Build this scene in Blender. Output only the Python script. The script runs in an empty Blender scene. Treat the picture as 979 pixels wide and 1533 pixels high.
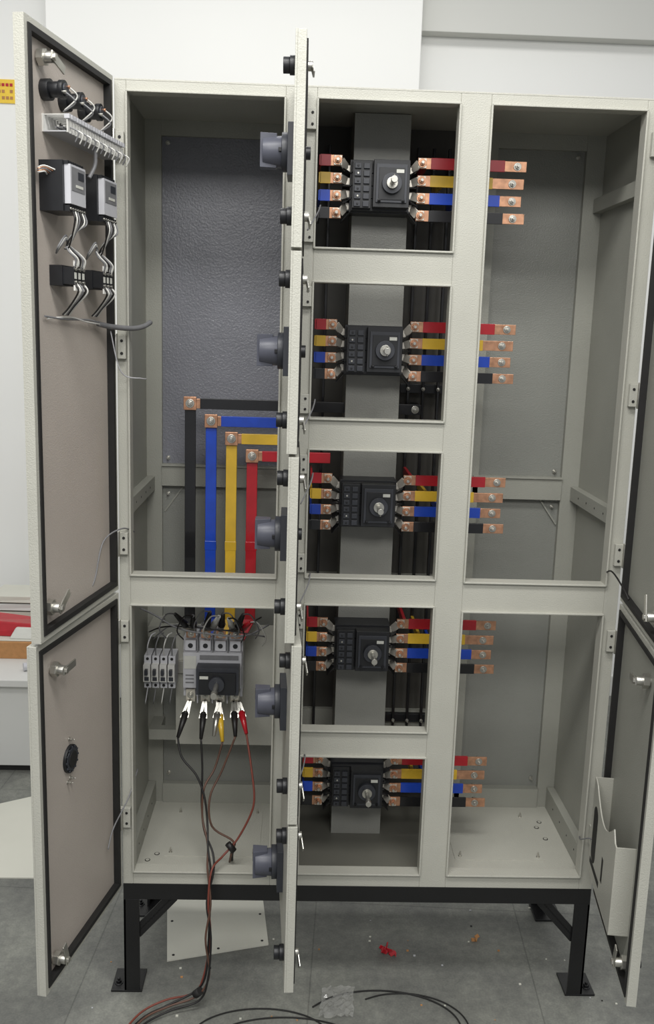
import bpy, bmesh, math, random
from mathutils import Vector, Matrix
random.seed(4)
scn=bpy.context.scene
try:
    scn.view_settings.view_transform='Standard'; scn.view_settings.look='None'
except Exception: pass

# ------------------------------------------------------------------ materials
def mat(name,col,rough=.5,metal=0.,noise=0.,nscale=60.,bump=0.,bscale=400.,spec=.5,coat=0.,alpha=1.,trans=0.):
    m=bpy.data.materials.new(name); m.use_nodes=True; nt=m.node_tree
    b=nt.nodes['Principled BSDF']
    b.inputs['Base Color'].default_value=(*col,1); b.inputs['Roughness'].default_value=rough
    b.inputs['Metallic'].default_value=metal; b.inputs['Specular IOR Level'].default_value=spec
    b.inputs['Coat Weight'].default_value=coat; b.inputs['Alpha'].default_value=alpha
    b.inputs['Transmission Weight'].default_value=trans
    tc=nt.nodes.new('ShaderNodeTexCoord')
    if noise>0:
        n=nt.nodes.new('ShaderNodeTexNoise'); n.inputs['Scale'].default_value=nscale; n.inputs['Detail'].default_value=5
        nt.links.new(tc.outputs['Object'],n.inputs['Vector'])
        r=nt.nodes.new('ShaderNodeValToRGB'); r.color_ramp.elements[0].position=.3; r.color_ramp.elements[1].position=.7
        r.color_ramp.elements[0].color=(*[c*(1-noise) for c in col],1)
        r.color_ramp.elements[1].color=(*[min(1,c*(1+noise)) for c in col],1)
        nt.links.new(n.outputs['Fac'],r.inputs['Fac']); nt.links.new(r.outputs['Color'],b.inputs['Base Color'])
    if bump>0:
        n=nt.nodes.new('ShaderNodeTexNoise'); n.inputs['Scale'].default_value=bscale; n.inputs['Detail'].default_value=3
        nt.links.new(tc.outputs['Object'],n.inputs['Vector'])
        bp=nt.nodes.new('ShaderNodeBump'); bp.inputs['Strength'].default_value=bump; bp.inputs['Distance'].default_value=.002
        nt.links.new(n.outputs['Fac'],bp.inputs['Height']); nt.links.new(bp.outputs['Normal'],b.inputs['Normal'])
    return m
def s(r,g,b): 
    f=lambda c:(c/255/12.92 if c/255<=.04045 else ((c/255+.055)/1.055)**2.4)
    return (f(r),f(g),f(b))
PAINT=mat('grey_powder_coat',s(178,177,167),.4,noise=.04,nscale=8,bump=.4,bscale=350)
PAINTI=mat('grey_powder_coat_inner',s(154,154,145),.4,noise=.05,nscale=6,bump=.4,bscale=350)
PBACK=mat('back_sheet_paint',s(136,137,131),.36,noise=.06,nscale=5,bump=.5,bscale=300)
PREFL=mat('back_sheet_reflection_tint',s(122,123,130),.3,noise=.09,nscale=7,bump=.8,bscale=200)  # bluish reflection on the upper left back sheet, put into its base colour
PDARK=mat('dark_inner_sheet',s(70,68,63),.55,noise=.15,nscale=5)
PSHADE=mat('floor_shade_sheet',s(104,103,95),.5,noise=.1,nscale=5)  # shade on the centre-bay floor, painted as a darker tone
PDOOR=mat('door_inner_paint',s(180,171,162),.42,noise=.04,nscale=5,bump=.35,bscale=350)
CHAN=mat('channel_paint',s(142,142,136),.4,noise=.05,nscale=6,bump=.4,bscale=300)
GASK=mat('black_rubber',s(26,25,24),.7,noise=.2,nscale=40)
BLK=mat('black_plastic',s(25,26,29),.42,noise=.15,nscale=50)
DKG=mat('dark_grey_plastic',s(52,54,60),.42,noise=.08,nscale=40)
HG=mat('handle_grey_plastic',s(82,84,95),.4,noise=.06,nscale=40)
LG=mat('light_grey_plastic',s(188,188,192),.4,noise=.04,nscale=40)
WP=mat('white_plastic',s(208,207,202),.4,noise=.03,nscale=40)
RED=mat('red_tape',s(172,24,36),.35,noise=.12,nscale=25,coat=.2)
YEL=mat('yellow_tape',s(214,174,50),.35,noise=.1,nscale=25,coat=.2)
BLU=mat('blue_tape',s(22,66,176),.35,noise=.12,nscale=25,coat=.2)
BKT=mat('black_tape',s(20,20,23),.33,noise=.2,nscale=25,coat=.2)
COP=mat('copper',s(196,148,118),.34,metal=.7,noise=.26,nscale=60)
TIN=mat('tinned_copper',s(212,206,194),.32,metal=.6,noise=.12,nscale=60)
SIL=mat('zinc_steel',s(190,188,180),.32,metal=.85,noise=.08,nscale=60)
STB=mat('black_stand_paint',s(19,19,20),.4,noise=.15,nscale=10,bump=.2)
WIRE=mat('grey_wire',s(118,118,120),.5,noise=.1)
WBLK=mat('black_cable',s(24,22,22),.5,noise=.1)
WRED=mat('red_cable',s(116,56,44),.5,noise=.12)
WBRN=mat('brown_cable',s(86,60,48),.5,noise=.2,nscale=30)
LABEL=mat('white_label',s(200,200,192),.5,noise=.04)
WALL=mat('white_wall_paint',s(236,236,232),.85,noise=.015,nscale=1.5)
WALLG=mat('grey_wall_paint',s(206,206,200),.85,noise=.02,nscale=1.5)
PANEL=mat('white_sheet_panel',s(205,204,192),.5,noise=.05,nscale=3)
DESKM=mat('desk_laminate',s(206,206,202),.5,noise=.02,nscale=3)
YSTK=mat('yellow_sticker',s(232,196,60),.5,noise=.05)
CARD=mat('cardboard',s(176,128,80),.8,noise=.1)
BAG=mat('clear_plastic_bag',s(190,190,185),.15,noise=.1,alpha=.34,coat=.6)
FLOOR=mat('floor_tiles',s(122,123,119),.55,noise=.14,nscale=2.6)
def floor_tiles():
    nt=FLOOR.node_tree; b=nt.nodes['Principled BSDF']
    tc=nt.nodes.new('ShaderNodeTexCoord'); br=nt.nodes.new('ShaderNodeTexBrick')
    br.offset=0; br.inputs['Scale'].default_value=1; br.inputs['Brick Width'].default_value=.6; br.inputs['Row Height'].default_value=.6
    br.inputs['Mortar Size'].default_value=.002
    br.inputs['Color1'].default_value=(1,1,1,1);br.inputs['Color2'].default_value=(.93,.93,.92,1);br.inputs['Mortar'].default_value=(.68,.68,.68,1)
    mp=nt.nodes.new('ShaderNodeMapping'); mp.inputs['Location'].default_value=(.12,.17,0); mp.inputs['Rotation'].default_value=(0,0,.06)
    nt.links.new(tc.outputs['Object'],mp.inputs['Vector']); nt.links.new(mp.outputs['Vector'],br.inputs['Vector'])
    src=b.inputs['Base Color'].links[0].from_socket
    def mul(a,c):
        m1=nt.nodes.new('ShaderNodeMix');m1.data_type='RGBA';m1.blend_type='MULTIPLY';m1.inputs[0].default_value=1
        nt.links.new(a,m1.inputs[6]);nt.links.new(c,m1.inputs[7]);return m1.outputs[2]
    out=mul(src,br.outputs['Color'])
    for sc,lo,hi,p0,p1 in((45,.82,1.1,.35,.75),(9,.84,1.08,.35,.65),(180,.9,1.14,.4,.8),(3.2,.9,1.12,.45,.6)):
        n2=nt.nodes.new('ShaderNodeTexNoise'); n2.inputs['Scale'].default_value=sc; n2.inputs['Detail'].default_value=6
        nt.links.new(tc.outputs['Object'],n2.inputs['Vector'])
        r2=nt.nodes.new('ShaderNodeValToRGB'); r2.color_ramp.elements[0].position=p0;r2.color_ramp.elements[1].position=p1
        r2.color_ramp.elements[0].color=(lo,lo,lo,1);r2.color_ramp.elements[1].color=(hi,hi,hi*.98,1)
        nt.links.new(n2.outputs['Fac'],r2.inputs['Fac']);out=mul(out,r2.outputs['Color'])
    nt.links.new(out,b.inputs['Base Color'])
floor_tiles()

# ------------------------------------------------------------------ mesh builder
class B:
    def __init__(self,name):
        self.name=name;self.bm=bmesh.new();self.mats=[];self.M=Matrix.Identity(4)
    def mi(self,m):
        if m not in self.mats:self.mats.append(m)
        return self.mats.index(m)
    def V(self,p): return self.bm.verts.new(self.M@Vector(p))
    def F(self,vs,m,smooth=False):
        try:f=self.bm.faces.new(vs)
        except ValueError:return
        f.material_index=self.mi(m);f.smooth=smooth
    def box(self,x0,x1,y0,y1,z0,z1,m):
        v=[self.V((x,y,z)) for z in(z0,z1) for y in(y0,y1) for x in(x0,x1)]
        for q in((0,2,3,1),(4,5,7,6),(0,1,5,4),(2,6,7,3),(0,4,6,2),(1,3,7,5)): self.F([v[i] for i in q],m)
    def hexa(self,b4,t4,m):
        v=[self.V(p) for p in list(b4)+list(t4)]
        self.F([v[3],v[2],v[1],v[0]],m);self.F(v[4:],m)
        for i in range(4):j=(i+1)%4;self.F([v[i],v[j],v[4+j],v[4+i]],m)
    def prism(self,pts,axis,a,b,m):
        def P(p,c):
            return (c,p[0],p[1]) if axis=='x' else ((p[0],c,p[1]) if axis=='y' else (p[0],p[1],c))
        A=[self.V(P(p,a)) for p in pts];C=[self.V(P(p,b)) for p in pts]
        self.F(A,m);self.F(C[::-1],m);n=len(pts)
        for i in range(n):j=(i+1)%n;self.F([A[j],A[i],C[i],C[j]],m)
    def cyl(self,p0,p1,r,m,seg=16,r2=None):
        p0=Vector(p0);p1=Vector(p1);d=(p1-p0).normalized();r2=r if r2 is None else r2
        a=d.orthogonal().normalized();b=d.cross(a)
        ring=lambda c,rr:[self.V(c+(a*math.cos(t)+b*math.sin(t))*rr) for t in[2*math.pi*i/seg for i in range(seg)]]
        A=ring(p0,r);C=ring(p1,r2);self.F(A[::-1],m);self.F(C,m)
        for i in range(seg):j=(i+1)%seg;self.F([A[i],A[j],C[j],C[i]],m,seg>8)
    def bar(self,p0,p1,w,t,m,up=(0,0,1)):
        """flat strip from p0 to p1: width w measured along 'up'-ish, thickness t"""
        p0=Vector(p0);p1=Vector(p1);d=(p1-p0).normalized();u=Vector(up);n=d.cross(u).normalized();u=n.cross(d).normalized()
        q=lambda p:[p+u*w/2+n*t/2,p-u*w/2+n*t/2,p-u*w/2-n*t/2,p+u*w/2-n*t/2]
        self.hexa(q(p0),q(p1),m)
    def tube(self,pts,r,m,seg=8,sub=6):
        P=[Vector(p) for p in pts];Q=[P[0]]+P+[P[-1]];out=[]
        for i in range(1,len(Q)-2):
            a,b,c,d=Q[i-1],Q[i],Q[i+1],Q[i+2]
            for k in range(sub):
                t=k/sub
                out.append(.5*((2*b)+(c-a)*t+(2*a-5*b+4*c-d)*t*t+(3*b-a-3*c+d)*t**3))
        out.append(P[-1]);prev=None;rings=[]
        for i,p in enumerate(out):
            d=(out[min(i+1,len(out)-1)]-out[max(i-1,0)]).normalized()
            if prev is None:a=d.orthogonal().normalized()
            else:
                a=prev-d*prev.dot(d)
                a=a.normalized() if a.length>1e-6 else d.orthogonal().normalized()
            prev=a;b=d.cross(a)
            rings.append([self.V(p+(a*math.cos(t)+b*math.sin(t))*r) for t in[2*math.pi*k/seg for k in range(seg)]])
        self.F(rings[0][::-1],m);self.F(rings[-1],m)
        for A,C in zip(rings,rings[1:]):
            for i in range(seg):j=(i+1)%seg;self.F([A[i],A[j],C[j],C[i]],m,True)
    def bolt(self,p,d,m=None,r=.006):
        m=m or SIL;p=Vector(p);d=Vector(d)
        self.cyl(p,p+d*.002,r*1.45,m,16);self.cyl(p+d*.002,p+d*.008,r,m,6);self.cyl(p+d*.008,p+d*.014,r*.5,m,10)
    def done(self,parent=None,bevel=.0012,seg=2):
        bmesh.ops.recalc_face_normals(self.bm,faces=self.bm.faces)
        me=bpy.data.meshes.new(self.name);self.bm.to_mesh(me);self.bm.free()
        for m in self.mats:me.materials.append(m)
        o=bpy.data.objects.new(self.name,me);bpy.context.collection.objects.link(o)
        if bevel>0:
            md=o.modifiers.new('bevel','BEVEL');md.width=bevel;md.segments=seg;md.limit_method='ANGLE';md.angle_limit=math.radians(40);md.use_clamp_overlap=True;md.harden_normals=False
        if parent:o.parent=parent
        return o
def empty(name):
    o=bpy.data.objects.new(name,None);bpy.context.collection.objects.link(o);return o

# ------------------------------------------------------------------ dimensions (m)
W=1.2;D=.40
A=[0,.0254,.3714,.4396,.7536,.8207,1.1663,1.2]
ZT=2.2272;ZOT=2.2024;M1=1.1209;M2=1.0503;ZB=.3473;Z0=.312;FLZ=.335
CR=[1.8853,1.8147,1.5033,1.4354,1.1247,1.0607,.7346,.6705]
ZM=(M1+M2)/2
cab=empty('electrical_cabinet')
# ---- body shell
b=B('cabinet_shell')
b.box(0,W,.0,D,ZT-.004,ZT,PAINT)                 # roof
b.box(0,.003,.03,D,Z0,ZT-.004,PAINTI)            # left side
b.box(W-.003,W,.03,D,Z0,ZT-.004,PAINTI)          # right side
b.box(.003,W-.003,.03,D-.004,FLZ-.006,FLZ,PAINT) # bottom
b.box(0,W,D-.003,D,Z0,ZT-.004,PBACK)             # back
b.done(cab,.0006)
# ---- front frame
b=B('cabinet_front_frame')
fd=.035
def fr(x0,x1,z0,z1): b.box(x0,x1,0,fd,z0,z1,PAINT)
fr(0,A[1],Z0,ZT-.004);fr(A[2],A[3],Z0,ZT-.004);fr(A[4],A[5],Z0,ZT-.004);fr(A[6],W,Z0,ZT-.004)
for x0,x1 in((A[1],A[2]),(A[3],A[4]),(A[5],A[6])):
    fr(x0,x1,ZOT,ZT-.004);fr(x0,x1,Z0,ZB)
fr(A[1],A[2],M2,M1);fr(A[5],A[6],M2,M1)
for i in range(0,8,2): fr(A[3],A[4],CR[i+1],CR[i])
ops=[(A[1],A[2],M1,ZOT),(A[1],A[2],ZB,M2),(A[5],A[6],M1,ZOT),(A[5],A[6],ZB,M2)]
zz=[ZOT]+CR+[ZB]
for i in range(0,10,2): ops.append((A[3],A[4],zz[i+1],zz[i]))
for x0,x1,z0,z1 in ops:   # rain-channel lip round each opening
    e=.0035;f=.008
    b.box(x0-.001,x0+e,-f,.03,z0,z1,PAINT);b.box(x1-e,x1+.001,-f,.03,z0,z1,PAINT)
    b.box(x0,x1,-f,.03,z0-.001,z0+e,PAINT);b.box(x0,x1,-f,.03,z1-e,z1+.001,PAINT)
b.done(cab,.0012)
# ---- inner back frame, rails
b=B('cabinet_inner_frame')
yb=D-.003
def bk(x0,x1,z0,z1,d=.018,m=PAINTI): b.box(x0,x1,yb-d,yb,z0,z1,m)
bk(.003,.045,FLZ,ZT-.004);bk(1.148,W-.003,FLZ,ZT-.004)
bk(.045,.43,1.335,2.185,.004,PREFL);bk(.045,.43,.394,1.275,.004,PBACK)
for x0,x1,r0,r1 in((.045,.43,1.275,1.335),(.90,1.148,1.262,1.326)):
    bk(x0,x1,2.185,ZT-.004,.016);bk(x0,x1,r0,r1,.024);bk(x0,x1,FLZ,.394,.024)
    b.box(x0,x1,yb-.03,yb-.024,r1-.005,r1,PAINTI)
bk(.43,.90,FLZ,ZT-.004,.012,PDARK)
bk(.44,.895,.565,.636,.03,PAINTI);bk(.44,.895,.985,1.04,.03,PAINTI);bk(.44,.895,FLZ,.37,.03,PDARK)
bk(.895,.915,FLZ,ZT-.004,.024)
b.box(.445,.815,.04,yb-.03,FLZ,FLZ+.0015,PSHADE)  # added sheet carrying the painted shade of the centre-bay floor
# partition between left and centre bay, with cut-out for the busbars
for z0,z1 in((FLZ,1.33),(1.56,ZT-.006)): b.box(.405,.407,.036,yb,z0,z1,PAINTI)
for xs,sg in((.003,1),(W-.003,-1)):   # side-wall rails
    for z0,z1 in(((2.03,2.065),) if sg<0 else ())+((1.262,1.3),(FLZ,.40)):
        b.box(min(xs,xs+sg*.022),max(xs,xs+sg*.022),.035,yb-.02,z0,z1,PAINTI)
    b.box(min(xs,xs+sg*.012),max(xs,xs+sg*.012),.035,.06,FLZ,ZT-.01,PAINTI)
    for y in(.09,.16,.23,.3):
        for z in(1.281,.37): b.cyl((xs+sg*.022,y,z),(xs+sg*.0225,y,z),.0028,GASK,10)
for x,z in((.06,1.35),(1.13,1.34),(.06,1.25),(1.13,1.24),(.06,.42),(1.13,.42),(1.13,2.17),(.06,2.17)): b.bolt((x,yb-.003,z),(0,-1,0),r=.004)
# diagonal stiffener folds in the corners of the lower back sheets
for x0,x1,z0,z1 in((.05,.10,1.27,1.20),(1.145,1.095,1.26,1.19)):
    b.bar((x0,yb-.005,z0-.07),(x1,yb-.005,z0),.004,.003,PAINTI,up=(0,0,1))
# gland plate in floor of side bays
for x0,x1 in((.09,.34),(.86,1.10)):
    b.box(x0,x1,.09,.33,FLZ,FLZ+.002,PAINT)
    for x in(x0+.015,x1-.015):
        for y in(.105,.315): b.bolt((x,y,FLZ+.002),(0,0,1),r=.003)
for x,y in((.05,.07),(.07,.10),(1.13,.2),(1.12,.26),(1.135,.29)):
    b.cyl((x,y,FLZ),(x,y,FLZ+.001),.007,GASK,14);b.cyl((x,y,FLZ),(x,y,FLZ+.0015),.005,PAINT,14)
# centre mounting channel
b.box(.533,.669,.214,.217,FLZ,ZT-.006,CHAN);b.box(.533,.536,.217,yb-.012,FLZ,ZT-.006,CHAN);b.box(.666,.669,.217,yb-.012,FLZ,ZT-.006,CHAN)
# plate and DIN rail behind breaker
b.box(.095,.368,.285,.288,.56,.91,PAINT)
for z in(.585,.885): b.box(.02,.40,.288,.318,z-.015,z+.015,PAINTI)
for z in(.585,.885): b.box(.02,.05,.318,yb,z-.015,z+.015,PAINTI)
b.box(.012,.20,.275,.285,.772,.806,SIL)
b.box(.012,.03,.285,yb,.775,.803,PAINTI)
b.done(cab,.0008)
# ---- vertical main busbars behind the switches
b=B('riser_busbars')
for x in(.705,.745,.785,.825):
    b.box(x-.0035,x+.0035,.335,.352,.60,2.17,BKT)
for z in(.62,1.01,1.56,2.12):
    b.box(.685,.85,.352,.367,z-.012,z+.012,BLK)
    for x in(.705,.745,.785,.825): b.bolt((x,.335,z),(0,-1,0),r=.0035)
b.box(.475,.482,.34,.357,.60,2.17,BKT)
b.done(cab,.001)
# ---- stand
b=B('cabinet_stand')
h=Z0
b.box(0,W,.0,.04,h-.044,h,STB);b.box(0,W,D-.04,D,h-.044,h,STB);b.box(0,.04,.04,D-.04,h-.044,h,STB);b.box(W-.04,W,.04,D-.04,h-.044,h,STB)
for x0,sg in((0,1),(W,-1)):
    for y0,sy in((0,1),(D,-1)):
        bx=lambda xa,xb,ya,yb_,za,zb:b.box(min(xa,xb),max(xa,xb),min(ya,yb_),max(ya,yb_),za,zb,STB)
        bx(x0,x0+sg*.04,y0,y0+sy*.006,0.006,h-.044);bx(x0,x0+sg*.006,y0,y0+sy*.04,0.006,h-.044)
        bx(x0-sg*.035,x0+sg*.045,y0-sy*.0,y0+sy*.085,0,.006)
        b.bolt((x0-sg*.02,y0+sy*.03,.006),(0,0,1),STB,.008)
    for y in(.022,D-.022):
        b.bar((x0+sg*.125,y,h-.040),(x0+sg*.03,y,.165),.03,.006,STB,up=(0,1,0))
        b.bar((x0+sg*.125,y-.012,h-.040),(x0+sg*.03,y-.012,.165),.006,.03,STB,up=(0,1,0))
b.done(cab,.001)

# ------------------------------------------------------------------ doors (local x = along door from hinge, y = inner normal, z up)
def frame_matrix(hx,ang,side):
    d=Vector((math.sin(ang),-math.cos(ang),0));n=Vector((-d.y,d.x,0))
    if n.x*side<0:n=-n
    M=Matrix.Identity(4)
    M.col[0][:3]=d;M.col[1][:3]=n;M.col[2][:3]=(0,0,1);M.col[3][:3]=(hx,-.014,0)
    return M
def door(name,M,w,z0,z1,inner,locks=(),knobs=()):
    b=B(name);b.M=M
    b.box(0,w,-.020,-.016,z0,z1,PAINT)
    e=.012
    b.box(0,e,-.016,0,z0,z1,PAINT);b.box(w-e,w,-.016,0,z0,z1,PAINT);b.box(e,w-e,-.016,0,z0,z0+e,PAINT);b.box(e,w-e,-.016,0,z1-e,z1,PAINT)
    b.box(e,w-e,-.0158,-.012,z0+e,z1-e,inner)
    g=.011;gt=.003
    b.box(e,e+g,-.012,gt,z0+e,z1-e,GASK);b.box(w-e-g,w-e,-.012,gt,z0+e,z1-e,GASK)
    b.box(e+g,w-e-g,-.012,gt,z0+e,z0+e+g,GASK);b.box(e+g,w-e-g,-.012,gt,z1-e-g,z1-e,GASK)
    for t,z,a in locks:
        b.cyl((t,-.03,z),(t,.018,z),.010,SIL,16);b.cyl((t,-.008,z),(t,.004,z),.016,SIL,6)
        b.cyl((t,.018,z),(t,.025,z),.007,SIL,6)
        b.cyl((t,-.02,z),(t,-.032,z),.016,BLK,18);b.cyl((t,-.032,z),(t,-.038,z),.008,BLK,18)
        dx,dz=math.cos(a),math.sin(a)
        b.bar((t-dx*.01,.02,z-dz*.01),(t+dx*.045,.02,z+dz*.045),.016,.003,SIL,up=(0,0,1) if abs(dx)>.3 else (1,0,0))
    for t,z in knobs:
        b.cyl((t,-.020,z),(t,-.03,z),.017,BLK,18);b.cyl((t,-.03,z),(t,-.042,z),.0145,BLK,18)
        b.cyl((t,-.012,z),(t,.012,z),.009,SIL,12);b.bar((t-.004,.010,z),(t+.024,.014,z-.02),.012,.003,SIL)
    return b
wl=.4055
ML=frame_matrix(0,-.180,1)
b=door('door_left_upper',ML,wl,ZM+.004,ZT,PDOOR,locks=[(.332,2.174,3.4),(.355,1.15,2.6)])
# pilot lamp backs
for t,z in((.312,2.124),(.232,2.122),(.142,2.122)):
    b.cyl((t,-.012,z),(t,.004,z),.019,BLK,20);b.cyl((t,.004,z),(t,.022,z),.014,BLK,20);b.cyl((t,.022,z),(t,.031,z),.0165,BLK,20);b.cyl((t,.031,z),(t,.034,z),.011,DKG,20)
    b.cyl((t-.008,.031,z+.006),(t-.008,.037,z+.006),.003,COP,8);b.cyl((t+.008,.031,z-.006),(t+.008,.037,z-.006),.003,SIL,8)
    b.tube([(t-.008,.035,z+.006),(t-.022,.045,z-.008),(t-.016,.022,z-.032)],.0014,WP)
    b.tube([(t+.008,.035,z-.006),(t-.002,.05,z-.022),(t-.010,.022,z-.036)],.0014,WIRE)
# slotted wiring duct (open, seen from its comb side)
zt0=2.068
b.box(.035,.32,-.012,-.009,zt0-.018,zt0+.014,WP)
b.box(.035,.32,-.009,.034,zt0-.018,zt0-.016,LG)
for i in range(22):
    t=.037+i*.0129
    b.box(t,t+.0075,-.009,.036,zt0+.012,zt0+.014,WP);b.box(t,t+.0075,.034,.036,zt0-.018,zt0+.004,WP);b.box(t,t+.0085,.030,.040,zt0+.006,zt0+.014,LG)
for k in range(5): b.tube([(.05,.005+.004*k,zt0-.01+.003*(k%3)),(.15,.01+.003*k,zt0-.008+.003*(k%2)),(.30,.006+.004*k,zt0-.006+.002*(k%3))],.0018,[WIRE,WP,WBLK,WIRE,WP][k])
for i in range(14): b.tube([(.045+i*.02,.036,zt0-.008),(.04+i*.02,.05,zt0-.016),(.036+i*.02,.042,zt0-.032)],.0014,WIRE if i%2 else WP)
b.tube([(.175,.03,zt0-.015),(.17,.028,zt0-.05),(.182,.02,zt0-.078)],.004,WIRE)
# two energy meters/relays
for t0 in(.258,.098):
    z0,z1=1.908,1.998
    b.box(t0,t0+.08,-.012,.034,z0,z1,BLK);b.box(t0+.004,t0+.072,.034,.046,z0+.014,z1-.006,LG)
    b.box(t0+.008,t0+.068,.046,.0468,z0+.038,z1-.010,WIRE);b.box(t0+.014,t0+.04,.0468,.0474,z0+.06,z1-.016,DKG);b.box(t0+.018,t0+.05,.0468,.0474,z0+.045,z0+.05,LABEL)
    for k in range(7):
        ta=t0+.004+k*.0105
        b.box(ta,ta+.007,.034,.044,z0,z0+.011,BLK);b.cyl((ta+.003,.044,z0+.005),(ta+.003,.046,z0+.005),.0026,SIL,8)
        b.box(ta,ta+.007,.034,.042,z1-.006,z1,BLK)
    b.box(t0-.014,t0,-.012,.010,z0+.03,z0+.05,SIL);b.cyl((t0-.008,.010,z0+.04),(t0-.008,.014,z0+.04),.004,COP,10)
    # ferruled tails dropping in two bunches
    for k in range(6):
        ta=t0+.007+k*.0105
        c=[WIRE,WP,WBLK,WIRE,WP,WBLK][k]
        b.tube([(ta,.044,z0+.002),(ta+.002,.048,z0-.018),(t0+.035+.004*(k%3),.028,z0-.04-.004*k),(t0+.03+.003*k,.018,z0-.065)],.0016,c)
for k in range(5): b.tube([(.338,.004+k*.004,1.972+k*.002),(.352,.006,1.975+k*.0025),(.362,-.002,1.972+k*.002),(.345,-.008,1.98)],.0014,[WP,COP,WIRE,COP,WP][k])
# contact blocks below
for t0 in(.248,.105):
    z0,z1=1.778,1.810
    b.box(t0,t0+.056,-.012,.014,z0-.003,z1+.003,BLK)
    for k in range(3):
        ta=t0+.002+k*.018
        b.box(ta,ta+.015,.014,.036,z0,z1,BLK);b.box(ta+.003,ta+.012,.036,.0368,z0+.010,z0+.022,LABEL)
        for zc in(z0+.004,z1-.004): b.cyl((ta+.0075,.036,zc),(ta+.0075,.039,zc),.003,SIL,8)
    for k in range(5):
        ta=t0+.006+k*.011
        b.tube([(t0+.03+.004*k,.018,1.85),(ta+.01,.03,z1+.028),(ta+.002,.04,z1+.014),(ta,.035,z1-.002)],.0017,[WP,WIRE,WBLK,WP,WIRE][k])
        b.cyl((ta,.036,z1+.012),(ta,.036,z1+.002),.0024,SIL if k%2 else WP,8)
        b.tube([(ta,.035,z0+.002),(ta-.002,.042,z0-.014),(t0+.004+.006*k,.015,z0-.042),(t0-.004+.008*k,.0,z0-.058)],.0017,[WP,WBLK,WIRE,WP,WBLK][k])
        b.cyl((ta,.036,z0-.012),(ta,.036,z0-.002),.0024,WP,8)
    for k in range(3): b.tube([(t0+.03+.005*k,.018,1.85),(t0+.05,.02,1.86+.004*k),(t0+.06+.004*k,.012,1.845),(t0+.05,.0,1.835)],.0018,WP if k%2 else WIRE)
b.tube([(.34,-.006,1.716),(.26,-.002,1.712),(.15,.0,1.712),(.09,.004,1.706)],.002,WIRE)
b.tube([(.33,-.006,1.712),(.24,-.0,1.716),(.16,.0,1.708),(.09,.004,1.704)],.0016,WP)
b.done(cab,.0008)
b=B('door_cable_hose');b.M=ML
b.tube([(.10,.0,1.705),(.06,.012,1.700),(.0,.035,1.697),(-.04,.05,1.702),(-.075,.055,1.712)],.0058,WIRE)
b.tube([(.05,.008,1.69),(.02,.02,1.60),(-.03,.05,1.585),(-.06,.05,1.583)],.0014,LG)
b.done(cab,0)
ML2=frame_matrix(0,-.208,1)
b=door('door_left_lower',ML2,wl,Z0,ZM-.004,PDOOR,locks=[(.322,1.007,3.1),(.345,.36,1.3)])
t,z=.250,.776
b.cyl((t,-.021,z),(t,-.006,z),.031,BLK,32);b.cyl((t,-.006,z),(t,-.004,z),.025,DKG,32);b.cyl((t,-.004,z),(t,-.002,z),.018,GASK,32)
for dx,dz in((.0,.045),(.0,-.045),(.012,-.05)): b.bolt((t+dx,-.012,z+dz),(0,1,0),r=.003)
for i in range(12):
    a=i*math.pi/6;b.box(t+.027*math.cos(a)-.002,t+.027*math.cos(a)+.002,-.008,-.003,z+.027*math.sin(a)-.002,z+.027*math.sin(a)+.002,DKG)
b.done(cab,.0008)
# right doors
wr=.413
MR=frame_matrix(W,-.135,-1)
b=door('door_right_upper',MR,wr,ZM+.004,ZT,PAINTI,locks=[(.335,1.15,1.9),(.335,2.17,3.3)]);b.done(cab,.0008)
b=door('door_right_lower',MR,wr,Z0,ZM-.004,PAINTI,locks=[(.30,1.0,3.3),(.35,.37,1.3)])
# document pocket
p0,p1,q0,q1=.055,.32,.415,.655
pts=[(p0,q0),(p1,q0),(p1,q1-.03),(p1-.012,q1-.028)]
n=14
for i in range(n+1):
    a=i/n;pts.append((p1-.03-(p1-p0-.06)*a,q1-.005-.05*math.sin(math.pi*a)))
pts+=[(p0+.012,q1),(p0,q1)]
va=[b.V((p[0],.028,p[1])) for p in pts];vc=[b.V((p[0],.031,p[1])) for p in pts];b.F(va,PAINT);b.F(vc[::-1],PAINT)
for i in range(len(pts)):j=(i+1)%len(pts);b.F([va[j],va[i],vc[i],vc[j]],PAINT)
b.box(p0-.003,p0,-.012,.031,q0,q1,PAINT);b.box(p1,p1+.003,-.012,.031,q0,q1-.03,PAINT);b.box(p0,p1,-.012,.031,q0-.003,q0,PAINT)
# oblong and round finger slots in pocket front
tt=.10
b.cyl((tt,.031,.575),(tt,.0316,.575),.024,GASK,28);b.box(tt-.024,tt+.024,.031,.0315,.48,.575,GASK);b.cyl((tt,.031,.48),(tt,.0316,.48),.024,GASK,28)
b.box(tt-.03,tt+.085,.031,.0315,.44,.455,GASK)
b.box(.20,.215,.031,.0315,.47,.53,GASK)
b.done(cab,.0006)
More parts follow.
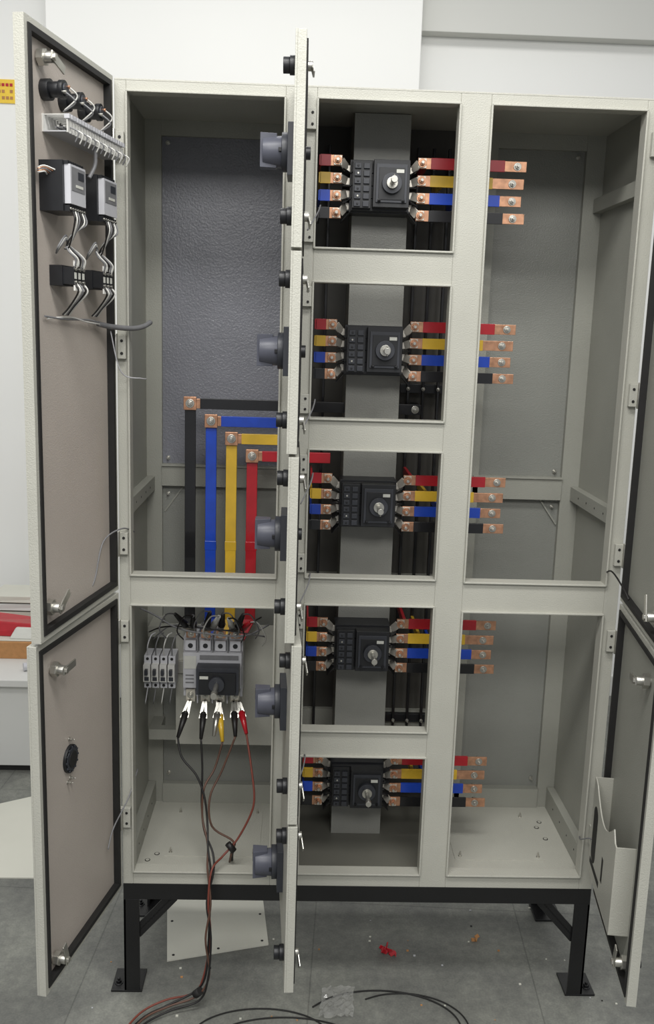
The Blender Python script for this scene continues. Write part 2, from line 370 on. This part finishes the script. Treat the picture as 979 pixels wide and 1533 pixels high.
# centre doors
hx=.4175;wm=.3815
zc=[ZT]+[(CR[i]+CR[i+1])/2 for i in range(0,8,2)]+[Z0]
angs=[-.002,-.002,.010,.048,.052]
hz=[2.055,1.661,1.27,.885,.49]
for i in range(5):
    M=frame_matrix(hx-.002,angs[i],1)
    z1,z0=zc[i]-.003,zc[i+1]+.003
    b=door('door_centre_%d'%(i+1),M,wm,z0,z1,PAINTI,knobs=[(.33,z1-.048),(.33,z0+.06)])
    t,z=.165,hz[i]
    b.box(t-.046,t+.046,-.034,-.020,z-.05,z+.05,DKG)
    b.cyl((t,-.034,z),(t,-.046,z),.038,DKG,28)
    b.cyl((t,-.046,z),(t,-.084,z),.031,HG,28,r2=.028)
    g=[(t-.012,-.056),(t+.012,-.056),(t+.017,-.089),(t-.017,-.089)]
    b.prism(g,'z',z-.032,z+.034,HG)
    b.box(t-.035,t+.035,-.052,-.046,z-.004,z+.004,BLK)
    b.box(t-.010,t+.010,-.0895,-.088,z+.008,z+.028,BLK)
    b.cyl((t,-.03,z),(t,.012,z),.013,BLK,16)
    b.box(.05,.075,-.012,.002,z0+.03,z1-.03,PAINTI)
    b.done(cab,.001)
# hinges + earth leads
b=B('door_hinges')
for z in(2.09,1.655,1.20,.985,.50):
    b.box(-.003,.022,-.014,-.002,z-.026,z+.026,PAINT);b.cyl((.0,-.016,z-.03),(.0,-.016,z+.03),.005,SIL,12)
    for dz in(-.014,.014):b.cyl((.013,-.014,z+dz),(.013,-.0155,z+dz),.0035,GASK,10)
for z in(2.13,1.58,1.20,.985,.47):
    b.box(W-.022,W+.003,-.014,-.002,z-.026,z+.026,PAINT);b.cyl((W,-.016,z-.03),(W,-.016,z+.03),.005,SIL,12)
    for dz in(-.014,.014):b.cyl((W-.013,-.014,z+dz),(W-.013,-.0155,z+dz),.0035,GASK,10)
for i in range(5):
    for z in(zc[i]-.07,zc[i+1]+.07):
        b.box(.416,.438,-.014,-.002,z-.022,z+.022,PAINT)
        for dz in(-.012,.012):b.cyl((.430,-.014,z+dz),(.430,-.016,z+dz),.003,GASK,10)
b.done(cab,.0008)
b=B('earth_leads')
b.tube([(.03,.03,1.22),(.012,-.03,1.24),(-.02,-.08,1.22),(-.03,-.12,1.15),(-.035,-.135,1.13)],.0018,WIRE)
b.tube([(.03,.05,.60),(.02,-.02,.56),(-.010,-.06,.50),(-.018,-.09,.46)],.0018,WIRE)
b.tube([(1.17,.03,1.14),(1.16,-.05,1.17),(1.165,-.12,1.15),(1.17,-.15,1.13)],.002,WBLK)
b.tube([(1.17,.04,.44),(1.15,-.03,.47),(1.16,-.08,.50),(1.175,-.12,.49)],.0018,WIRE)
for z0 in(1.925,1.50,1.33,1.09,.63): b.tube([(.445,.02,z0+.02),(.452,-.02,z0+.05),(.446,-.06,z0+.03),(.425,-.09,z0-.01)],.0016,WIRE)
b.done(cab,0)

# ------------------------------------------------------------------ switch disconnectors
def switch(zcn):
    b=B('disconnect_switch');X=.594
    b.M=Matrix.Translation((X,0,zcn))
    for k in range(4):
        z=.0425-k*.0285
        b.box(-.068,.068,.135,.212,z-.0135,z+.0135,BLK)
        b.box(-.076,.076,.16,.205,z-.0125,z-.0095,BLK)
    b.box(-.071,.071,.15,.214,-.06,.06,BLK)
    # left auxiliary blocks
    b.box(-.066,-.022,.120,.136,-.052,.054,BLK)
    for k in range(6):
        z=.042-k*.017;b.box(-.062,-.047,.115,.121,z-.006,z+.006,DKG);b.box(-.041,-.027,.115,.121,z-.006,z+.006,DKG)
        b.cyl((-.054,.115,z),(-.054,.113,z),.0025,SIL if k in(1,4) else BLK,8)
    # mechanism block with round boss and shaft
    b.box(-.018,.066,.108,.136,-.05,.056,BLK)
    b.box(-.012,.06,.104,.109,-.04,.046,DKG);b.box(-.006,.054,.102,.105,-.034,.038,BLK)
    b.cyl((.024,.103,.002),(.024,.092,.002),.023,DKG,28);b.cyl((.024,.092,.002),(.024,.086,.002),.013,SIL,24)
    b.cyl((.024,.086,.002),(.024,.036,.002),.0055,SIL,12);b.cyl((.024,.046,.002),(.024,.032,.002),.0075,SIL,12)
    b.cyl((.024,.039,-.010),(.024,.039,.013),.002,SIL,8)
    b.box(.034,.052,.101,.103,.026,.034,LABEL);b.bolt((-.004,.104,-.036),(0,-1,0),BLK,r=.003);b.bolt((.052,.104,-.036),(0,-1,0),BLK,r=.003)
    mats=[RED,YEL,BLU,BKT];zb=[.060,.020,-.020,-.060]
    ext=[.350,.346,.342,.352]
    for k in range(4):
        z=zb[k];zp=.0425-k*.0285;m=mats[k]
        for sg in(-1,1):
            b.bar((sg*.066,.172,zp),(sg*.08,.172,zp),.016,.004,TIN)
            b.bar((sg*.078,.171,zp),(sg*.093,.163,z),.019,.004,TIN)
            b.bar((sg*.091,.163,z),(sg*.110,.163,z),.022,.004,TIN)
            b.hexa([(sg*.068,.145,zp-.0145),(sg*.088,.150,z-.020),(sg*.088,.2,z-.020),(sg*.068,.2,zp-.0145)],
                   [(sg*.068,.145,zp-.0130),(sg*.088,.150,z-.0180),(sg*.088,.2,z-.0180),(sg*.068,.2,zp-.0130)],BLK)
        b.bolt((-.101,.161,z),(0,-1,0),COP,r=.007);b.bolt((.100,.161,z),(0,-1,0),COP,r=.007)
        b.cyl((-.101,.152,z),(-.101,.146,z),.004,SIL,8);b.cyl((.100,.152,z),(.100,.146,z),.004,SIL,8)
        # left bar
        b.box(-.118,-.090,.165,.170,z-.0125,z+.0125,COP);b.box(-.142,-.117,.164,.171,z-.0130,z+.0130,m)
        b.box(-.145,-.140,.164,.30,z-.012,z+.012,m)
        # right bar
        b.box(.090,.122,.165,.170,z-.0125,z+.0125,COP)
        e=ext[k];cut=.052 if k!=1 else .075
        b.box(.121,e-cut,.164,.171,z-.0130,z+.0130,m)
        b.box(e-cut-.002,e,.165,.170,z-.0120,z+.0120,COP)
        b.bolt((e-.022-.006*(k%2),.165,z),(0,-1,0),r=.0065);b.cyl((e-.022-.006*(k%2),.170,z),(e-.022-.006*(k%2),.185,z),.0075,SIL,6)
        xr=.111+.04*k
        b.box(xr-.004,xr+.004,.170,.336,z-.010,z+.010,m)
    return b.done(None,.0008)
for zcn in(2.043,1.661,1.280,.901,.520): switch(zcn)

# ------------------------------------------------------------------ incoming busbars in the left bay
b=B('incoming_busbars')
yq=.25
for x,z,m in((.136,1.512,BKT),(.190,1.468,BLU),(.243,1.424,YEL),(.297,1.380,RED)):
    b.box(x-.0165,x+.0165,yq-.004,yq+.004,z-.017,z+.017,COP);b.box(x-.015,x+.015,yq+.004,yq+.012,z-.017,z+.017,COP)
    b.bolt((x,yq-.004,z),(0,-1,0),r=.008)
    b.box(x-.014,x+.014,yq+.004,yq+.012,.93,z-.017,m)
    b.box(x+.0165,x+.027,yq-.004,yq+.004,z-.0125,z+.0125,COP)
    b.box(x+.026,.73 if m is BKT else .50,yq-.005,yq+.005,z-.0135,z+.0135,m)
    b.bar((x,yq+.008,.935),(.150+(x-.136)*.72,.20,.885),.028,.006,m,up=(1,0,0))
b.bolt((.715,yq-.004,1.512),(0,-1,0),r=.007);b.box(.70,.73,yq+.004,.34,1.50,1.524,BKT)
for x,m in((.19,BLU),(.243,YEL),(.297,RED)):
    b.box(x-.0150,x+.0150,yq+.0034,yq+.0127,1.125,1.150,m)
b.done(cab,.001)

# ------------------------------------------------------------------ moulded case breaker
b=B('moulded_case_circuit_breaker')
x0,x1=.128,.284;z0,z1=.742,.905;yf=.165
b.box(x0,x1,yf+.025,.285,z0,z1,LG);b.box(x0+.002,x1-.002,yf,yf+.03,z0+.032,z1-.034,LG)
pw=(x1-x0)/4
for k in range(4):
    xc=x0+pw*(k+.5)
    b.box(xc-.014,xc+.014,yf+.010,yf+.03,z1-.032,z1-.004,LG)
    b.cyl((xc,yf+.010,z1-.018),(xc,yf+.0085,z1-.018),.0065,BLK,16)
    b.box(xc-.012,xc+.012,yf+.016,yf+.026,z0-.012,z0+.022,TIN);b.bolt((xc,yf+.016,z0+.006),(0,-1,0),r=.006)
    b.box(xc-.012,xc+.012,yf+.02,yf+.03,z1,z1+.02,COP);b.bolt((xc,yf+.02,z1+.01),(0,-1,0),r=.006)
    if k<3:
        xs=x0+pw*(k+1);b.box(xs-.0015,xs+.0015,yf+.003,.28,z1-.036,z1+.012,WIRE);b.box(xs-.0015,xs+.0015,yf+.005,.28,z0-.012,z0+.03,LG)
b.box(x0+.004,x0+.036,yf-.002,yf,z0+.085,z0+.12,LABEL);b.box(x0+.045,x1-.01,yf-.002,yf,z1-.052,z1-.040,WIRE)
b.box(x0+.002,x1-.002,yf+.001,yf+.02,z1-.0385,z1-.0345,DKG)
for i in range(3): b.box(x0+.008,x0+.030,yf-.0006,yf+.0,z0+.045+i*.010,z0+.049+i*.010,WIRE)
# rotary mechanism
b.box(x0+.040,x1-.006,yf-.042,yf,z0+.030,z0+.102,DKG);b.box(x0+.048,x1-.014,yf-.050,yf-.042,z0+.036,z0+.092,BLK)
b.cyl((.222,yf-.050,.806),(.222,yf-.060,.806),.020,DKG,24);b.cyl((.222,yf-.060,.806),(.222,yf-.13,.806),.006,SIL,12);b.cyl((.222,yf-.110,.806),(.222,yf-.135,.806),.0085,SIL,12)
b.box(x0+.05,x0+.072,yf-.051,yf-.050,z0+.076,z0+.084,LABEL)
b.done(None,.001)
# MCB row
b=B('miniature_circuit_breakers')
for k in range(4):
    xa=.020+k*.0215
    b.box(xa,xa+.0185,.215,.275,.752,.842,LG);b.box(xa,xa+.0185,.198,.215,.775,.822,WP)
    b.box(xa+.005,xa+.013,.186,.199,.797,.812,DKG);b.box(xa+.003,xa+.015,.197,.198,.778,.789,DKG)
    for z in(.76,.834): b.cyl((xa+.009,.215,z),(xa+.009,.213,z),.004,GASK,12)
    b.tube([(xa+.009,.22,.842),(xa+.012,.20,.875),(xa+.02,.21,.90),(xa+.03,.22,.905)],.0018,[LG,WIRE,WP,WIRE][k])
    b.tube([(xa+.009,.22,.752),(xa+.006,.20,.72),(xa-.0,.23,.70)],.0016,[LG,WIRE,WP,WIRE][k])
b.done(None,.0008)

# ------------------------------------------------------------------ test leads with crocodile clips
b=B('test_leads')
def clip(p,q,m,jaw=SIL):
    p=Vector(p);q=Vector(q);d=(q-p).normalized()
    L=(q-p).length
    for sg in(-1,1):
        o=p+Vector((.002*sg,0,0));c=p+d*L*.45
        b.hexa([o+Vector(v) for v in((-.004,-.004,0),(.004,-.004,0),(.004,.004,0),(-.004,.004,0))],
               [c+Vector(v) for v in((.008*sg-.003,-.004,0),(.008*sg+.003,-.004,0),(.008*sg+.003,.004,0),(.008*sg-.003,.004,0))],jaw)
    b.cyl(p+d*L*.35,q,.0100,m,12,r2=.0045)
    b.cyl(p+d*L*.30,p+d*L*.37,.006,m,12,r2=.0100)
low=[((.146,.175,.735),(.122,.12,.655),WBLK),((.186,.175,.735),(.182,.12,.652),WBLK),((.222,.175,.735),(.238,.12,.645),YEL),((.225,.17,.735),(.215,.12,.66),SIL),((.262,.175,.735),(.272,.11,.665),WBLK),((.276,.175,.735),(.30,.12,.668),RED)]
for p,q,m in low: clip(p,q,m)
top=[((.147,.185,.925),(.118,.10,.995),WBLK),((.155,.185,.925),(.160,.12,.985),WBLK),((.186,.185,.925),(.204,.11,1.00),WBLK),((.198,.185,.925),(.226,.12,.985),WP),((.225,.185,.925),(.236,.13,.99),WBLK),((.262,.185,.925),(.250,.12,.98),WP),((.264,.185,.925),(.288,.11,.995),WBLK),((.272,.185,.925),(.305,.14,.965),RED)]
for i,(p,q,m) in enumerate(top):
    clip(p,q,m)
    x,y,z=q
    sgn=-1 if i<4 else 1
    b.tube([q,(x+sgn*.02,y-.02,z+.004),(x+sgn*.04,y+.0,z-.04),(x+sgn*.03,y+.05,z-.08)],.0018,[WIRE,WBLK,WIRE,WP][i%4])
b.tube([(.02,.16,.99),(.06,.15,.975),(.12,.14,.945),(.2,.13,.935),(.29,.15,.925),(.35,.2,.94)],.0026,WIRE)
b.tube([(.03,.24,.90),(.08,.18,.935),(.16,.15,.945),(.26,.15,.940),(.33,.2,.96)],.0020,WBLK)
b.tube([(.04,.24,.88),(.09,.2,.93),(.15,.18,.94),(.24,.16,.935),(.34,.22,.90)],.0020,WIRE)
# leads
E=(.222,-.02,.37)
r=.0027
b.tube([(.122,.12,.655),(.135,.10,.61),(.175,.08,.57),(.198,.06,.52),(.208,.04,.46),(.214,.0,.41),E,(.224,-.04,.30),(.222,-.05,.2),(.216,-.06,.10),(.19,-.05,.045),(.12,-.07,.018),(.06,-.11,.010),(.02,-.2,.008),(-.01,-.34,.008)],r,WBLK)
b.tube([(.182,.12,.652),(.188,.1,.58),(.190,.07,.5),(.20,.04,.44),(.226,.0,.40),(.23,-.025,.36),(.216,-.045,.29),(.228,-.055,.2),(.222,-.066,.09),(.2,-.066,.03),(.13,-.085,.016),(.068,-.13,.010),(.03,-.22,.008),(.0,-.36,.008)],r,WBLK)
b.tube([(.238,.12,.645),(.220,.1,.58),(.196,.07,.54),(.194,.05,.47),(.212,.01,.42),(.215,-.022,.37),(.226,-.05,.29),(.215,-.06,.2),(.225,-.06,.10),(.196,-.06,.04),(.125,-.078,.022),(.066,-.12,.018),(.03,-.21,.012),(.0,-.35,.012)],r,WBRN)
b.tube([(.30,.12,.668),(.315,.08,.60),(.326,.05,.53),(.318,.04,.485),(.285,.03,.42),(.25,.01,.385),(.226,-.03,.37),(.22,-.048,.29),(.226,-.048,.2),(.21,-.056,.09),(.182,-.04,.03),(.115,-.06,.026),(.055,-.10,.018),(.015,-.19,.012),(-.02,-.33,.012)],r,WRED)
b.tube([(.272,.11,.665),(.24,.09,.58),(.212,.06,.52),(.22,.04,.45),(.275,.03,.415),(.27,.02,.38),(.265,.05,.345)],r,WBRN)
b.tube([(.278,.03,.41),(.272,.03,.38),(.27,.06,.345)],.0045,WBLK)
b.cyl((.262,.02,.415),(.278,.018,.395),.0085,WBLK,12)
b.cyl((.203,-.062,.055),(.19,-.056,.04),.0105,GASK,12)
b.done(None,0)

# ------------------------------------------------------------------ room
def room_box(name,x0,x1,y0,y1,z0,z1,m,bev=0):
    b=B(name);b.box(x0,x1,y0,y1,z0,z1,m);return b.done(None,bev)
room_box('floor',-4,5,-4,2.9,-.1,0,FLOOR)
room_box('wall_back',-4,5,2.1,2.3,0,3.6,WALL)
room_box('wall_pillar',-.655,.878,1.95,2.1,0,3.6,WALL,.004)
b=B('trim_beam');b.box(.878,5,2.03,2.1,2.95,3.6,WALLG);b.done(None,.003)
b=B('baseboard_back');b.box(-4,-.655,2.09,2.1,0,.1,WALLG);b.box(.878,5,2.09,2.1,0,.1,WALLG);b.done(None,.002)
b=B('wall_notice');b.box(-1.0,-.825,2.094,2.1,2.617,2.712,YSTK)
for i in range(3):
    for j in range(9):
        if (i*3+j)%5: b.box(-.985+j*.017,-.973+j*.017,2.0925,2.094,2.632+i*.026,2.644+i*.026,CARD if i<2 else RED)
b.done(None,0)
# low bench/desk
b=B('storage_bench')
b.box(-2.0,-.40,1.20,1.92,.03,.36,DESKM);b.box(-2.02,-.38,1.17,1.93,.36,.386,DESKM);b.box(-1.98,-.42,1.22,1.90,0,.03,GASK)
for x in(-1.6,-1.2,-.8): b.box(x-.002,x+.002,1.197,1.2,.05,.35,GASK)
b.done(None,.003)
b=B('cardboard_box');b.box(-.95,-.47,1.40,1.65,.386,.455,CARD);b.box(-.94,-.48,1.41,1.64,.455,.46,PANEL);b.done(None,.003)
b=B('red_paper_bag')
b.hexa([(-.9,1.46,.46),(-.52,1.44,.46),(-.5,1.6,.46),(-.9,1.6,.46)],[(-.86,1.48,.52),(-.56,1.45,.51),(-.58,1.57,.50),(-.86,1.58,.53)],RED)
b.hexa([(-.72,1.42,.46),(-.6,1.42,.46),(-.6,1.44,.46),(-.72,1.44,.46)],[(-.70,1.45,.50),(-.6,1.445,.50),(-.6,1.46,.50),(-.7,1.465,.50)],LABEL)
b.done(None,.006)
b=B('paper_stack')
for i in range(5): b.hexa([(-.88-.01*i,1.7,.386+.035*i),(-.5+.006*i,1.69,.386+.035*i),(-.5,1.88,.386+.035*i),(-.88,1.88,.386+.035*i)],[(-.88,1.7,.415+.035*i),(-.5,1.70,.415+.035*i),(-.5,1.88,.415+.035*i),(-.88,1.88,.415+.035*i)],DESKM if i%2 else PANEL)
b.done(None,.003)
b=B('desk_roll')
b.cyl((-.62,1.27,.402),(-.50,1.33,.402),.016,LG,16);b.cyl((-.505,1.327,.402),(-.499,1.331,.402),.010,GASK,16);b.done(None,.001)
def sheet(name,c,m=PANEL):
    b=B(name);b.hexa([(x,y,.0) for x,y in c],[(x,y,.004) for x,y in c],m)
    cx=sum(p[0] for p in c)/4;cy=sum(p[1] for p in c)/4
    for x,y in c:
        q=(x+(cx-x)*.12,y+(cy-y)*.12);b.cyl((q[0],q[1],.004),(q[0],q[1],.0045),.004,GASK,10)
    for i in range(4):
        x,y=(c[i][0]+c[(i+1)%4][0])/2,(c[i][1]+c[(i+1)%4][1])/2
        q=(x+(cx-x)*.1,y+(cy-y)*.1);b.cyl((q[0],q[1],.004),(q[0],q[1],.0045),.004,GASK,10)
    return b.done(None,0)
sheet('loose_sheet_panel',[(.093,.12),(.367,.194),(.335,.47),(.045,.46)])
sheet('loose_sheet_panel',[(-.95,.50),(-.33,.50),(-.42,1.07),(-.9,.80)])
# debris
b=B('plastic_bag')
N=12
g=[[None]*N for _ in range(N)]
for i in range(N):
    for j in range(N):
        x=.505+.085*i/(N-1)+random.uniform(-.003,.003)+.01*j/N;y=-.09+.11*j/(N-1)+random.uniform(-.003,.003)
        g[i][j]=b.V((x,y,.003+random.uniform(0,.009)))
for i in range(N-1):
    for j in range(N-1): b.F([g[i][j],g[i+1][j],g[i+1][j+1],g[i][j+1]],BAG)
b.done(None,0)
def scrap(name,x,y,r,m,n=5):
    b=B(name)
    for i in range(n):
        a=random.uniform(0,6.28);p=Vector((x+random.uniform(-r,r),y+random.uniform(-r,r),.004))
        q=p+Vector((math.cos(a)*r,math.sin(a)*r,random.uniform(.004,.014)));b.bar(p,q,.010,.003,m,up=(0,0,1) if i%2 else (.3,.3,1))
    b.box(x-r*.5,x+r*.5,y-r*.5,y+r*.5,0,.006,m)
    return b.done(None,.001)
scrap('red_cap_scrap',.711,.165,.016,RED,9)
scrap('wood_chip',.952,.224,.010,CARD,3)
b=B('loose_bolt');b.cyl((.40,.43,.006),(.43,.40,.006),.005,SIL,10);b.cyl((.395,.435,.008),(.402,.428,.008),.009,SIL,6);b.done(None,0)
b=B('floor_grit')
for i in range(90):
    x=random.uniform(-.1,1.3);y=random.uniform(-.2,1.0);q=random.uniform(.0012,.0032)
    b.box(x-q,x+q,y-q*.7,y+q*.7,0,q,random.choice([PANEL,CARD,LG,GASK]))
b.done(None,0)
b=B('floor_cable')
def arc(cx,cy,rx,ry,a0,a1,n=10): return [(cx+rx*math.cos(a0+(a1-a0)*i/n),cy+ry*math.sin(a0+(a1-a0)*i/n),.004) for i in range(n+1)]
b.tube(arc(.36,-.16,.17,.10,.1,3.0),.0018,GASK);b.tube(arc(.42,-.2,.2,.11,.4,2.9),.0018,GASK)
b.tube(arc(.66,-.12,.20,.13,-.8,2.6),.002,GASK);b.tube(arc(.72,-.12,.16,.12,-.6,2.2),.0018,GASK);b.tube(arc(.56,-.24,.26,.10,.3,2.7),.0018,GASK)
b.done(None,0)

# ------------------------------------------------------------------ lights
def area(name,loc,rot,sx,sy,e,col=(1,1,1)):
    l=bpy.data.lights.new(name,'AREA');l.shape='RECTANGLE';l.size=sx;l.size_y=sy;l.energy=e;l.color=col
    o=bpy.data.objects.new(name,l);o.location=loc;o.rotation_euler=rot;bpy.context.collection.objects.link(o);return o
area('ceiling_light',(.3,-1.3,3.4),(0,0,0),2.4,.5,70,(1,.99,.96))
area('ceiling_light_rear',(.2,1.0,3.5),(0,0,0),3.0,.4,25,(1,.99,.97))
area('ceiling_light_far',(.3,-3.2,3.3),(math.radians(35),0,0),3.0,.8,76,(1,.99,.96))
w=bpy.data.worlds.new('World');scn.world=w;w.use_nodes=True
w.node_tree.nodes['Background'].inputs[0].default_value=(.95,.97,1,1);w.node_tree.nodes['Background'].inputs[1].default_value=.46

# ------------------------------------------------------------------ camera
cd=bpy.data.cameras.new('camera');cd.sensor_fit='AUTO';cd.sensor_width=36;cd.lens=1391.645/1533*36;cd.shift_y=-6.72/1533;cd.clip_start=.05
co=bpy.data.objects.new('camera',cd);bpy.context.collection.objects.link(co)
yaw,pit,rol=.0314,.1874,.0309
Fv=Vector((math.sin(yaw)*math.cos(pit),math.cos(yaw)*math.cos(pit),-math.sin(pit)));R0=Vector((math.cos(yaw),-math.sin(yaw),0));U0=R0.cross(Fv)
R=R0*math.cos(rol)+U0*math.sin(rol);U=-R0*math.sin(rol)+U0*math.cos(rol)
M=Matrix.Identity(4);M.col[0][:3]=R;M.col[1][:3]=U;M.col[2][:3]=-Fv;M.col[3][:3]=(.4201,-2.1520,1.7044)
co.matrix_world=M
scn.camera=co
